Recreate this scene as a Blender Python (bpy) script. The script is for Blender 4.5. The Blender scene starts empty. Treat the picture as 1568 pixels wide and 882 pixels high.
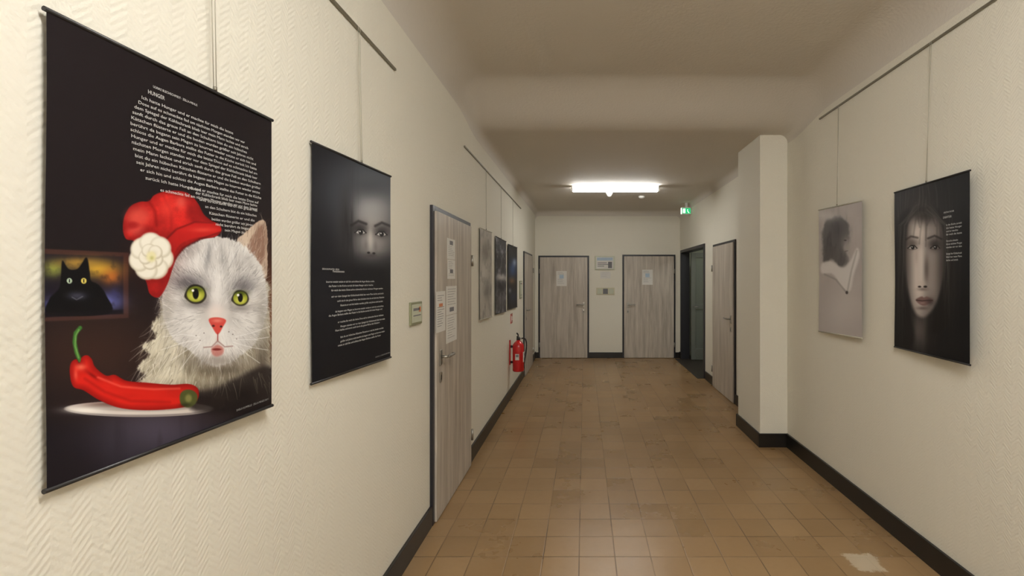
import bpy, bmesh, math, random
import numpy as np
from mathutils import Vector, Matrix
random.seed(4)
F=700.0; VX=895.0; VY=427.0; H=1.55
XL=-0.97; XR=1.875; YF=8.967; YB=-5.5
HH=3.10; HL=2.88
scene=bpy.context.scene
scene.view_settings.view_transform='Standard'
scene.view_settings.look='None'
scene.view_settings.exposure=0.0

def s2l(c):
    c=np.asarray(c,dtype=float)
    return np.where(c<=0.04045,c/12.92,((c+0.055)/1.055)**2.4)
def col(r,g,b):
    a=s2l(np.array([r,g,b])/255.0); return (float(a[0]),float(a[1]),float(a[2]),1.0)

# ---------------------------------------------------------------- materials
class N:
    def __init__(s,name):
        s.m=bpy.data.materials.new(name); s.m.use_nodes=True
        s.t=s.m.node_tree; s.n=s.t.nodes; s.l=s.t.links
        s.b=s.n['Principled BSDF']
    def new(s,t,**k):
        n=s.n.new(t)
        for a,v in k.items(): setattr(n,a,v)
        return n
    def link(s,a,b): s.l.new(a,b)
    def math(s,op,a,b=None,c=None):
        n=s.new('ShaderNodeMath',operation=op)
        for i,v in enumerate((a,b,c)):
            if v is None: continue
            if hasattr(v,'links'): s.link(v,n.inputs[i])
            else: n.inputs[i].default_value=v
        return n.outputs[0]
    def mix(s,f,a,b,mode='MIX'):
        n=s.new('ShaderNodeMix',data_type='RGBA',blend_type=mode)
        for i,v in ((0,f),(6,a),(7,b)):
            if hasattr(v,'links'): s.link(v,n.inputs[i])
            else: n.inputs[i].default_value=v
        return n.outputs[2]
    def noise(s,vec,scale,detail=3,rough=0.5):
        n=s.new('ShaderNodeTexNoise'); n.inputs['Scale'].default_value=scale
        n.inputs['Detail'].default_value=detail; n.inputs['Roughness'].default_value=rough
        if vec is not None: s.link(vec,n.inputs['Vector'])
        return n.outputs['Fac']
    def pos(s):
        g=s.new('ShaderNodeNewGeometry'); return g.outputs['Position']
    def sep(s,v):
        n=s.new('ShaderNodeSeparateXYZ'); s.link(v,n.inputs[0]); return n.outputs
    def comb(s,x,y,z):
        n=s.new('ShaderNodeCombineXYZ')
        for i,v in enumerate((x,y,z)):
            if hasattr(v,'links'): s.link(v,n.inputs[i])
            else: n.inputs[i].default_value=v
        return n.outputs[0]
    def ramp(s,f,a,b):
        n=s.new('ShaderNodeMapRange'); n.inputs[1].default_value=a; n.inputs[2].default_value=b
        s.link(f,n.inputs[0]); return n.outputs[0]
    def bump(s,h,strength,dist):
        n=s.new('ShaderNodeBump'); n.inputs['Strength'].default_value=strength
        n.inputs['Distance'].default_value=dist; s.link(h,n.inputs['Height'])
        s.link(n.outputs[0],s.b.inputs['Normal'])

def simple(name,c,rough=0.5,metal=0.0,var=0.06,scale=20,emit=0,coat=0):
    k=N(name); f=k.noise(k.pos(),scale)
    d=tuple(min(1,x*(1-var)) for x in c[:3])+(1,); u=tuple(min(1,x*(1+var)) for x in c[:3])+(1,)
    k.link(k.mix(f,d,u),k.b.inputs['Base Color'])
    k.b.inputs['Roughness'].default_value=rough; k.b.inputs['Metallic'].default_value=metal
    k.b.inputs['Coat Weight'].default_value=coat
    if emit:
        k.b.inputs['Emission Color'].default_value=c; k.b.inputs['Emission Strength'].default_value=emit
    return k.m

def wall_mat(name,c,zig=True):
    k=N(name); p=k.pos(); x,y,z=k.sep(p)
    f=k.noise(p,1.3,4); c0=tuple(v*0.95 for v in c[:3])+(1,)
    k.link(k.mix(f,c0,c),k.b.inputs['Base Color'])
    k.b.inputs['Roughness'].default_value=0.75
    h=k.math('ADD',x,y)
    tri=k.math('PINGPONG',h,0.035)
    ph=k.math('MULTIPLY',k.math('ADD',z,k.math('MULTIPLY',tri,1.0)),2*math.pi/0.018)
    w=k.math('SINE',ph)
    nz=k.noise(p,55,3)
    hh=k.math('ADD',k.math('MULTIPLY',w,0.12 if zig else 0.0),k.math('MULTIPLY',nz,1.0))
    nm=k.noise(p,6,2)
    hh=k.math('ADD',hh,k.math('MULTIPLY',nm,0.8))
    k.bump(hh,0.5,0.004)
    return k.m
M_wall=wall_mat('wallpaper_cream',col(232,228,214))
M_ceil=wall_mat('ceiling_paint',col(216,210,200),False)

def floor_mat():
    k=N('floor_tiles_brown'); p=k.pos(); x,y,z=k.sep(p)
    T=0.2
    tx=k.math('DIVIDE',k.math('ADD',x,0.03),T); ty=k.math('DIVIDE',k.math('ADD',y,0.05),T)
    fx=k.math('FLOOR',tx); fy=k.math('FLOOR',ty)
    wn=k.new('ShaderNodeTexWhiteNoise',noise_dimensions='3D'); k.link(k.comb(fx,fy,0.0),wn.inputs[0])
    rnd=wn.outputs['Value']
    dx=k.math('ABSOLUTE',k.math('SUBTRACT',k.math('FRACT',tx),0.5)); dy=k.math('ABSOLUTE',k.math('SUBTRACT',k.math('FRACT',ty),0.5))
    mx=k.math('MAXIMUM',dx,dy)
    joint=k.ramp(mx,0.479,0.491)
    jn=k.math('ADD',0.35,k.math('MULTIPLY',k.ramp(k.noise(p,2.6,3),0.42,0.6),0.6))
    jm=k.math('MULTIPLY',joint,jn)
    c=k.mix(rnd,col(142,113,76),col(160,130,92))
    n1=k.noise(p,1.5,5,0.6)
    c=k.mix(k.math('MULTIPLY',k.ramp(n1,0.35,0.75),0.5),c,col(158,129,92))
    n2=k.noise(p,24,4,0.6)
    c=k.mix(k.math('MULTIPLY',k.ramp(n2,0.5,0.85),0.2),c,col(126,97,62))
    c=k.mix(k.math('MULTIPLY',jm,0.75),c,col(72,54,36))
    ax=k.math('ABSOLUTE',k.math('SUBTRACT',x,1.53)); ay=k.math('ABSOLUTE',k.math('SUBTRACT',y,2.5))
    d=k.math('MAXIMUM',ax,ay)
    d=k.math('ADD',d,k.math('MULTIPLY',k.math('SUBTRACT',k.noise(p,14,5,0.8),0.5),0.13))
    m=k.math('SUBTRACT',1.0,k.ramp(d,0.07,0.085))
    c=k.mix(k.math('MULTIPLY',m,0.55),c,col(214,204,182))
    k.link(c,k.b.inputs['Base Color'])
    r=k.math('ADD',k.math('MULTIPLY',k.noise(p,2.5,4,0.6),0.22),0.17)
    r=k.math('ADD',r,k.math('MULTIPLY',rnd,0.05))
    k.link(r,k.b.inputs['Roughness'])
    hh=k.math('ADD',k.math('MULTIPLY',k.math('SUBTRACT',1.0,joint),0.35),k.math('MULTIPLY',k.noise(p,6,3),1.9))
    k.bump(hh,0.4,0.004)
    return k.m
M_floor=floor_mat()

def wood_mat():
    k=N('door_wood_grey_oak'); p=k.pos(); x,y,z=k.sep(p)
    h=k.math('ADD',x,y)
    pl=k.math('FLOOR',k.math('DIVIDE',h,0.105))
    wn=k.new('ShaderNodeTexWhiteNoise',noise_dimensions='1D'); k.link(pl,wn.inputs['W'])
    zz=k.math('ADD',k.math('MULTIPLY',z,1.0),k.math('MULTIPLY',wn.outputs['Value'],9.0))
    n1=k.noise(k.comb(k.math('MULTIPLY',h,16.0),0.0,k.math('MULTIPLY',zz,1.2)),1.0,4,0.6)
    n2=k.noise(k.comb(k.math('MULTIPLY',h,90.0),0.0,k.math('MULTIPLY',zz,3.0)),1.0,3,0.6)
    c=k.mix(k.ramp(n1,0.35,0.68),col(205,196,183),col(158,147,135))
    c=k.mix(k.math('MULTIPLY',k.ramp(n2,0.4,0.75),0.4),c,col(132,121,110))
    c=k.mix(k.math('MULTIPLY',wn.outputs['Value'],0.25),c,col(210,203,192))
    k.link(c,k.b.inputs['Base Color']); k.b.inputs['Roughness'].default_value=0.45
    k.bump(n2,0.15,0.001)
    return k.m
M_wood=wood_mat()
M_black=simple('black_paint',col(30,28,29),0.4)
M_base=simple('baseboard_black',col(28,26,24),0.35,scale=8,var=0.3)
M_frame=simple('door_frame_anthracite',col(38,38,44),0.4)
M_metal=simple('brushed_steel',col(170,168,162),0.3,0.9)
M_dmetal=simple('rail_metal',col(140,136,122),0.45,0.6)
M_cord=simple('nylon_cord',col(178,174,158),0.5)
M_white=simple('white_plastic',col(232,232,228),0.4)
M_paper=simple('paper_white',col(222,220,214),0.7,var=0.02)
M_ink=simple('print_grey',col(120,120,124),0.7)
M_text=simple('print_white',col(210,210,208),0.6,var=0.02)
M_texd=simple('print_dimwhite',col(160,160,160),0.6,var=0.02)
M_red=simple('extinguisher_red',col(196,22,26),0.25,coat=0.4)
M_orange=simple('print_orange',col(206,130,90),0.6)
M_greenpl=simple('plate_olive',col(140,142,112),0.4)
M_plate=simple('plate_insert',col(196,200,178),0.4)
M_beige=simple('switch_beige',col(206,200,172),0.4)
M_grey=simple('steel_grey',col(118,122,114),0.4,0.1)
M_lamp=simple('lamp_diffuser',(1.0,0.985,0.95,1),0.4,var=0.0,emit=39)
M_lampn=simple('lamp_diffuser_bright',(1.0,0.985,0.96,1),0.4,var=0.0,emit=116)
M_exit=simple('exit_green',col(20,150,90),0.4,emit=1.6)
M_exitw=simple('exit_white',col(235,250,240),0.4,emit=1.6)
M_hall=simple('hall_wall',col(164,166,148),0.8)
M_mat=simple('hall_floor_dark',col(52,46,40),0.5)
kg=N('door_glass'); kg.b.inputs['Base Color'].default_value=col(205,212,204)
kg.b.inputs['Transmission Weight'].default_value=0.8; kg.link(kg.ramp(kg.noise(kg.pos(),3),0,9),kg.b.inputs['Roughness'])
M_glass=kg.m

# ---------------------------------------------------------------- mesh builder
class B:
    def __init__(s,name): s.name=name; s.bm=bmesh.new(); s.mats=[]
    def mi(s,m):
        if m not in s.mats: s.mats.append(m)
        return s.mats.index(m)
    def box(s,x0,x1,y0,y1,z0,z1,m,bev=0.0):
        r=bmesh.ops.create_cube(s.bm,size=1.0); vs=r['verts']
        for v in vs:
            v.co=Vector(((x0+x1)/2+v.co.x*(x1-x0),(y0+y1)/2+v.co.y*(y1-y0),(z0+z1)/2+v.co.z*(z1-z0)))
        fs=set(f for v in vs for f in v.link_faces)
        if bev>0:
            es=set(e for v in vs for e in v.link_edges)
            rr=bmesh.ops.bevel(s.bm,geom=list(es),offset=bev,segments=2,affect='EDGES',profile=0.5)
            fs=set(f for f in rr['faces'])|set(f for f in fs if f.is_valid)
            vv=set(v for f in fs for v in f.verts); fs=set(f for v in vv for f in v.link_faces)
        i=s.mi(m)
        for f in fs: f.material_index=i
    def tube(s,pts,r,m,seg=12,caps=True,radii=None):
        pts=[Vector(p) for p in pts]; rings=[]; i=s.mi(m)
        ref=None
        for k,p in enumerate(pts):
            d=(pts[min(k+1,len(pts)-1)]-pts[max(k-1,0)]).normalized()
            if ref is None:
                ref=Vector((0,0,1)) if abs(d.z)<0.9 else Vector((1,0,0))
            a=d.cross(ref).normalized(); b=d.cross(a).normalized()
            rr=radii[k] if radii else r
            rings.append([s.bm.verts.new(p+a*rr*math.cos(2*math.pi*j/seg)+b*rr*math.sin(2*math.pi*j/seg)) for j in range(seg)])
        for k in range(len(rings)-1):
            for j in range(seg):
                f=s.bm.faces.new((rings[k][j],rings[k][(j+1)%seg],rings[k+1][(j+1)%seg],rings[k+1][j])); f.material_index=i; f.smooth=True
        if caps:
            for rg in (rings[0],rings[-1]):
                f=s.bm.faces.new(rg); f.material_index=i
    def lathe(s,c,prof,m,seg=32):
        i=s.mi(m); c=Vector(c); rings=[]
        for r,z in prof:
            rings.append([s.bm.verts.new(c+Vector((max(r,1e-4)*math.cos(2*math.pi*j/seg),max(r,1e-4)*math.sin(2*math.pi*j/seg),z))) for j in range(seg)])
        for k in range(len(rings)-1):
            for j in range(seg):
                f=s.bm.faces.new((rings[k][j],rings[k][(j+1)%seg],rings[k+1][(j+1)%seg],rings[k+1][j])); f.material_index=i; f.smooth=True
    def done(s):
        bmesh.ops.recalc_face_normals(s.bm,faces=s.bm.faces)
        me=bpy.data.meshes.new(s.name); s.bm.to_mesh(me); s.bm.free()
        for m in s.mats: me.materials.append(m)
        o=bpy.data.objects.new(s.name,me); scene.collection.objects.link(o)
        n=len(me.vertices); a=np.empty(n*3); me.vertices.foreach_get('co',a); a=a.reshape(-1,3)
        c=(a.min(0)+a.max(0))/2; me.vertices.foreach_set('co',(a-c).ravel()); o.location=c.tolist(); me.update()
        return o

# ---------------------------------------------------------------- room shell
def yz(px,X): return F*X/(px-VX)

b=B('floor'); b.box(XL-0.2,XR+0.15,YB-0.2,YF+0.2,-0.1,0,M_floor); b.done()
b=B('wall_left'); b.box(XL-0.2,XL,YB-0.2,YF+0.2,0,3.3,M_wall); b.done()
b=B('wall_far'); b.box(XL,XR,YF,YF+0.2,0,3.3,M_wall); b.done()
b=B('wall_back'); b.box(XL,XR,YB-0.2,YB,0,3.3,M_wall); b.done()
DY0,DY1,DZ=7.10,8.86,2.10
b=B('wall_right')
b.box(XR,XR+0.15,YB-0.2,DY0,0,3.3,M_wall)
b.box(XR,XR+0.15,DY0,DY1,DZ,3.3,M_wall)
b.box(XR,XR+0.15,DY1,YF+0.2,0,3.3,M_wall)
b.done()
PY0,PY1,PX=4.22,4.82,1.62
b=B('wall_right_pillar'); b.box(PX,XR,PY0,PY1,0,3.3,M_wall,0.004); b.done()

# ceiling: single coved surface with a shallow, soft step down
def ceil_z(x,y):
    t=min(max((y-3.45)/0.70,0),1); t=t*t*(3-2*t)
    Hc=HH+(HL-HH)*t; r=0.22+(0.08-0.22)*t
    z=Hc
    for d in (x-XL,XR-x):
        if d<r:
            z-= r-math.sqrt(max(r*r-(r-d)**2,0))
    d=YF-y
    if d<0.1: z-=0.1-math.sqrt(max(0.01-(0.1-d)**2,0))
    return z
xs=[]
for i in range(13): xs.append(XL+0.26*(1-math.cos(i/12*math.pi/2)))
xs+=list(np.linspace(XL+0.3,XR-0.3,24))
for i in range(13): xs.append(XR-0.26*(1-math.cos((12-i)/12*math.pi/2)))
ys=list(np.linspace(YB,3.4,12))+list(np.linspace(3.45,4.17,30))+list(np.linspace(4.3,YF-0.12,14))+[YF-0.1*(1-math.cos((8-i)/8*math.pi/2)) for i in range(9)]
bm=bmesh.new(); g=[[bm.verts.new((x,y,ceil_z(x,y))) for x in xs] for y in ys]
for j in range(len(ys)-1):
    for i in range(len(xs)-1):
        f=bm.faces.new((g[j][i],g[j+1][i],g[j+1][i+1],g[j][i+1])); f.smooth=True
me=bpy.data.meshes.new('ceiling'); bm.to_mesh(me); bm.free(); me.materials.append(M_ceil)
o=bpy.data.objects.new('ceiling',me); scene.collection.objects.link(o)
b=B('ceiling_slab'); b.box(XL-0.2,XR+0.15,YB-0.2,YF+0.2,3.3,3.4,M_ceil); b.done()

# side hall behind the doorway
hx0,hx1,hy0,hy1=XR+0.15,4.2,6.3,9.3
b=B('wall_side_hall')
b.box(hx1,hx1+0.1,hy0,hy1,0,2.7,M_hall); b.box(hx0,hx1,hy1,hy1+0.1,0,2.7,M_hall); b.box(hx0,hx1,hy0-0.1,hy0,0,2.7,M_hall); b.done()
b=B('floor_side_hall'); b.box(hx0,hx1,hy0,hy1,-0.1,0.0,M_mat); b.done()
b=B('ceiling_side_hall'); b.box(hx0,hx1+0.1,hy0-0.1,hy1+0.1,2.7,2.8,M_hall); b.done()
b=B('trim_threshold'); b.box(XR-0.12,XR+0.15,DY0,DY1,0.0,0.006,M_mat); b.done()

# baseboards
bh=0.125; bt=0.018
DL0=yz(658,XL); DL1=yz(717,XL)
DF0=yz(801,XL); DF1=yz(813.5,XL)
b=B('baseboard_left')
b.box(XL,XL+bt,YB,DL0,0,bh,M_base,0.003); b.box(XL,XL+bt,DL1,DF0,0,bh,M_base,0.003); b.box(XL,XL+bt,DF1,YF,0,bh,M_base,0.003); b.done()
RD0=yz(1127.5,XR); RD1=yz(1093.5,XR)
b=B('baseboard_right')
b.box(XR-bt,XR,YB,PY0,0,bh,M_base,0.003)
b.box(PX-bt,XR-bt,PY0-bt,PY0,0,bh,M_base,0.003)
b.box(PX-bt,PX,PY0,PY1,0,bh,M_base,0.003)
b.box(PX-bt,XR,PY1,PY1+bt,0,bh,M_base,0.003)
b.box(XR-bt,XR,PY1+bt,RD0,0,bh,M_base,0.003)
b.box(XR-bt,XR,RD1,DY0-0.05,0,bh,M_base,0.003)
b.box(XR-bt,XR,DY1+0.05,YF,0,bh,M_base,0.003)
b.done()
sc=YF/F
def fx(px): return (px-VX)*sc
def fz(py): return H+(VY-py)*sc
b=B('baseboard_far')
for a,c in ((XL+bt,fx(824.5)),(fx(902),fx(953)),(fx(1034),XR-bt)):
    b.box(a,c,YF-bt,YF,0,0.11,M_base,0.003)
b.done()

# ---------------------------------------------------------------- doors
def door(name,wall,a0,a1,ztop,handle,hinge_vis=True,fw=0.045):
    b=B(name)
    def bx(a,c,d0,d1,z0,z1,m,bev=0.0):
        if wall=='L': b.box(XL+d0,XL+d1,a,c,z0,z1,m,bev)
        elif wall=='R': b.box(XR-d1,XR-d0,a,c,z0,z1,m,bev)
        else: b.box(a,c,YF-d1,YF-d0,z0,z1,m,bev)
    def P(a,d,z):
        if wall=='L': return (XL+d,a,z)
        if wall=='R': return (XR-d,a,z)
        return (a,YF-d,z)
    bx(a0,a0+fw,0.0,0.02,0,ztop,M_frame,0.002); bx(a1-fw,a1,0.0,0.02,0,ztop,M_frame,0.002)
    bx(a0+fw,a1-fw,0.0,0.02,ztop-fw,ztop,M_frame,0.002)
    bx(a0+fw-0.012,a1-fw+0.012,0.003,0.034,0.008,ztop-fw+0.012,M_wood,0.003)
    s=1 if handle=='lo' else -1
    ah=(a0+fw+0.06) if s==1 else (a1-fw-0.06)
    bx(ah-0.022,ah+0.022,0.034,0.042,0.99,1.09,M_metal,0.004)
    bx(ah-0.02,ah+0.02,0.034,0.041,0.88,0.945,M_metal,0.004)
    bx(ah-0.004,ah+0.004,0.041,0.0425,0.895,0.925,M_black)
    b.tube([P(ah,0.04,1.045),P(ah,0.085,1.045)],0.010,M_metal)
    b.tube([P(ah,0.082,1.045),P(ah+s*0.03,0.09,1.046),P(ah+s*0.125,0.088,1.046),P(ah+s*0.135,0.075,1.044)],0.0095,M_metal)
    if hinge_vis:
        ae=a1-fw+0.018 if s==1 else a0+fw-0.018
        for zz in (0.26,1.70): b.tube([P(ae,0.04,zz-0.045),P(ae,0.04,zz+0.045)],0.010,M_metal)
    return b.done()
door('door_1','L',DL0,DL1,2.015,'lo')
door('door_2','F',fx(824.5),fx(902),fz(391.5),'hi')
door('door_3','F',fx(953),fx(1034),fz(390),'lo')
door('door_4','L',DF0,DF1,1.99,'lo')
door('door_5','R',RD0,RD1,2.04,'lo')

b=B('door_6')
fw=0.05
b.box(XR-0.02,XR+0.15,DY0,DY0+fw,0.006,DZ,M_frame,0.003)
b.box(XR-0.02,XR+0.15,DY1-fw,DY1,0.006,DZ,M_frame,0.003)
b.box(XR-0.02,XR+0.15,DY0+fw,DY1-fw,DZ-fw,DZ,M_frame,0.003)
lx0,lx1,ly0,ly1=XR+0.16,XR+1.0,8.70,8.75
b.box(lx0,lx0+0.08,ly0,ly1,0.01,DZ-fw,M_grey,0.003)
b.box(lx1-0.08,lx1,ly0,ly1,0.01,DZ-fw,M_grey,0.003)
for z0,z1 in ((0.01,0.22),(0.98,1.07),(DZ-fw-0.1,DZ-fw)):
    b.box(lx0+0.08,lx1-0.08,ly0,ly1,z0,z1,M_grey,0.003)
b.box(lx0+0.08,lx1-0.08,ly0+0.02,ly0+0.028,0.22,0.98,M_glass)
b.box(lx0+0.08,lx1-0.08,ly0+0.02,ly0+0.028,1.07,DZ-fw-0.1,M_glass)
b.tube([(lx0+0.13,ly0-0.06,1.02),(lx0+0.04,ly0-0.06,1.02),(lx0+0.04,ly0,1.02)],0.01,M_metal)
b.done()

# ---------------------------------------------------------------- luminaires
def lamp(y,z,xc=0.51,L=1.26,w=0.11,m=None):
    m=m or M_lamp
    b=B('ceiling_tube_lamp')
    b.box(xc-L/2,xc+L/2,y-w/2+0.01,y+w/2-0.01,z-0.03,z,M_white,0.004)
    b.box(xc-L/2+0.02,xc+L/2-0.02,y-w/2,y+w/2,z-0.075,z-0.03,m,0.015)
    for s in (-1,1):
        b.box(xc+s*(L/2-0.01)-0.012,xc+s*(L/2-0.01)+0.012,y-w/2-0.002,y+w/2+0.002,z-0.08,z-0.002,M_white,0.004)
    return b.done()
lamp(6.56,HL,xc=0.44)
lamp(0.35,HH,xc=0.45,m=M_lampn)
lamp(-3.2,HH,xc=0.45,m=M_lampn)
b=B('ceiling_reflection_disc')
cx,cy=(933-VX)/F*6.95,6.95
b.lathe((cx,cy,HL),[(0.0,0),(0.055,0),(0.055,-0.02),(0.05,-0.035),(0.038,-0.05),(0.03,-0.07),(0.018,-0.08),(0,-0.082)],M_white); b.done()
b=B('ceiling_reflection_disc')
cx,cy=0.92,7.35  # small disc added in place of a reflection spot on the ceiling
b.lathe((cx,cy,HL),[(0.0,0),(0.05,0),(0.05,-0.015),(0.045,-0.028),(0.02,-0.04),(0,-0.04)],M_white); b.done()
b=B('exit_sign')
ex0,ex1,ey=1.70,1.86,8.0
b.box(ex0,ex1,ey-0.02,ey+0.02,2.68,2.80,M_white,0.005)
b.box(ex0+0.008,ex1-0.008,ey-0.0225,ey-0.02,2.69,2.785,M_exit)
b.box(ex0+0.02,ex0+0.06,ey-0.0245,ey-0.0225,2.70,2.775,M_exitw)
b.tube([(ex0+0.10,ey-0.0235,2.765),(ex0+0.10,ey-0.0235,2.73),(ex0+0.125,ey-0.0235,2.70)],0.005,M_exitw,6)
b.box(ex1-0.002,XR,ey-0.012,ey+0.012,2.72,2.76,M_white)
b.box(ex0+0.06,ex0+0.10,ey-0.012,ey+0.012,2.80,ceil_z(1.78,8.0),M_white)
b.box(ex0-0.012,ex0-0.0,ey-0.018,ey+0.018,2.685,2.79,M_exitw)
b.done()

# ---------------------------------------------------------------- fire extinguisher
def extinguisher():
    cx,cy=-0.855,5.91; z0=0.36
    b=B('fire_extinguisher')
    b.lathe((cx,cy,z0),[(0,0.012),(0.06,0.012),(0.066,0),(0.07,0.0),(0.074,0.012),(0.074,0.31),(0.068,0.345),(0.048,0.372),(0.026,0.388),(0.024,0.40),(0,0.40)],M_red)
    b.lathe((cx,cy,z0),[(0.0,0.39),(0.024,0.39),(0.024,0.425),(0.018,0.44),(0,0.44)],M_black,20)
    b.tube([(cx,cy,z0+0.43),(cx,cy-0.03,z0+0.45),(cx,cy-0.11,z0+0.455)],0.009,M_black,8)
    b.tube([(cx,cy,z0+0.44),(cx,cy-0.03,z0+0.475),(cx,cy-0.12,z0+0.50)],0.009,M_black,8)
    b.lathe((cx+0.03,cy,z0+0.41),[(0,0),(0.014,0),(0.014,0.02),(0,0.02)],M_metal,12)
    hp=[]
    for i in range(13):
        t=i/12; hp.append((cx+0.03+0.065*math.sin(t*math.pi*0.85)+0.01,cy+0.02-0.02*t,z0+0.415+0.03*math.sin(t*math.pi)-0.33*t*t))
    b.tube(hp,0.009,M_black,8); b.tube([hp[-1],(hp[-1][0],hp[-1][1],hp[-1][2]-0.05)],0.013,M_black,10)
    b.box(cx+0.062,cx+0.0755,cy-0.035,cy+0.035,z0+0.12,z0+0.25,M_paper,0.004)
    b.box(cx+0.0755,cx+0.0762,cy-0.025,cy+0.025,z0+0.20,z0+0.235,M_ink)
    b.box(cx-0.03,cx+0.02,cy-0.0755,cy-0.062,z0+0.15,z0+0.23,M_paper,0.004)
    b.box(cx-0.022,cx+0.012,cy-0.0762,cy-0.0755,z0+0.19,z0+0.22,M_ink)
    b.box(XL,XL+0.015,cy-0.02,cy+0.02,z0+0.08,z0+0.40,M_red,0.003)
    b.box(XL+0.01,cx-0.06,cy-0.012,cy+0.012,z0+0.30,z0+0.33,M_black)
    b.box(XL+0.01,cx-0.06,cy-0.012,cy+0.012,z0+0.10,z0+0.13,M_black)
    b.done()
extinguisher()
b=B('extinguisher_sign'); ye=yz(782,XL)
b.box(XL,XL+0.004,ye-0.02,ye+0.13,0.96,1.09,M_red); b.box(XL+0.004,XL+0.005,ye+0.01,ye+0.04,0.985,1.06,M_paper); b.box(XL+0.004,XL+0.005,ye+0.06,ye+0.10,1.0,1.05,M_paper); b.done()

# ---------------------------------------------------------------- plates, signs, papers
def wall_plate(px0,px1,py0,py1,name='room_number_plate'):
    ya=yz(px0,XL); yb=yz(px1,XL); ym=(ya+yb)/2
    z1=H+(VY-py0)*ym/F; z0=H+(VY-py1)*ym/F
    b=B(name)
    b.box(XL,XL+0.012,ya,yb,z0,z1,M_greenpl,0.004)
    b.box(XL+0.012,XL+0.014,ya+0.014,yb-0.014,z0+0.014,z1-0.014,M_plate,0.001)
    b.box(XL+0.014,XL+0.0146,ya+0.03,yb-0.05,z1-0.05,z1-0.035,M_ink)
    b.box(XL+0.014,XL+0.0146,ya+0.03,yb-0.03,z0+0.05,z0+0.056,M_ink)
    b.box(XL+0.014,XL+0.0146,yb-0.06,yb-0.03,z1-0.06,z1-0.03,M_orange)
    b.done()
wall_plate(626,643.5,462,497)
wall_plate(795,798.5,430,457,'thermostat_plate')

def paper(wall,a0,a1,z0,z1,depth,pic=None,name='paper_notice',rows=9):
    b=B(name)
    def bx(u0,u1,v0,v1,d0,d1,m):
        A0=a0+u0*(a1-a0); A1=a0+u1*(a1-a0); Z0=z0+v0*(z1-z0); Z1=z0+v1*(z1-z0)
        if wall=='L': b.box(XL+depth+d0,XL+depth+d1,A0,A1,Z0,Z1,m)
        else: b.box(A0,A1,YF-depth-d1,YF-depth-d0,Z0,Z1,m)
    bx(0,1,0,1,0,0.0012,M_paper)
    for r in range(rows):
        v=0.9-r*0.8/rows
        w=random.uniform(0.4,0.8)
        if pic and pic[0]<v<pic[1]+0.04: continue
        bx(0.12,0.12+w,v-0.012,v,0.0012,0.0016,M_ink)
    if pic: bx(0.3,0.7,pic[0],pic[1],0.0012,0.0018,pic[2])
    b.done()
def lpaper(px0,px1,py0,py1,**k):
    X=XL+0.036; ya=F*X/(px0-VX); yb=F*X/(px1-VX); ym=(ya+yb)/2
    paper('L',ya,yb,H+(VY-py1)*ym/F,H+(VY-py0)*ym/F,0.0345,**k)
lpaper(685,697,366,397,pic=(0.7,0.9,M_ink)); lpaper(685.5,697,398,427,pic=(0.3,0.5,M_ink))
lpaper(668,682,446,508,rows=14,pic=(0.62,0.7,M_orange)); lpaper(683.5,699.5,438,481,pic=(0.1,0.25,M_ink)); lpaper(683.5,699.5,482,523)
def fpaper(px0,px1,py0,py1,depth=0.0345,**k):
    paper('F',fx(px0),fx(px1),fz(py1),fz(py0),depth,**k)
M_pale=simple('print_pale_blue',col(176,196,212),0.6)
fpaper(852,868,415,438,pic=(0.5,0.75,M_pale)); fpaper(983,999,413,436,pic=(0.5,0.75,M_pale))
b=B('wall_sign_board')
b.box(fx(911),fx(941),YF-0.03,YF,fz(413),fz(392),M_plate,0.005)
b.box(fx(913),fx(939),YF-0.032,YF-0.03,fz(411.5),fz(393.5),M_paper,0.001)
b.box(fx(914),fx(938),YF-0.033,YF-0.032,fz(399),fz(394.5),M_pale)
for i,(u,w) in enumerate(((915,14),(915,20),(915,10))): b.box(fx(u),fx(u+w),YF-0.033,YF-0.032,fz(403+i*2.5),fz(402+i*2.5),M_ink)
b.box(fx(931),fx(937),YF-0.034,YF-0.032,fz(410.5),fz(401),M_ink)
b.done()
paper('F',fx(919),fx(935),fz(426.5),fz(416),0.0,rows=4,name='wall_notice')
b=B('light_switch_panel')
b.box(fx(913),fx(941),YF-0.012,YF,fz(451.5),fz(440.5),M_beige,0.004)
for i in range(3):
    u=914.5+i*8.8; b.box(fx(u),fx(u+7.4),YF-0.02,YF-0.012,fz(450),fz(442),M_plate if i!=1 else M_ink,0.003)
b.done()

ZRL=1.55+1.104*0.965; ZRR=1.55+0.682*1.865
b=B('picture_rail'); b.box(XL,XL+0.012,-2.0,2.33,ZRL-0.006,ZRL+0.006,M_dmetal,0.002); b.done()
b=B('picture_rail'); b.box(XL,XL+0.012,yz(710,XL),yz(797,XL),ZRL-0.006,ZRL+0.006,M_dmetal,0.002); b.done()
b=B('picture_rail'); b.box(XR-0.012,XR,-2.0,yz(1256,XR),ZRR-0.006,ZRR+0.006,M_dmetal,0.002); b.done()

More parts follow.
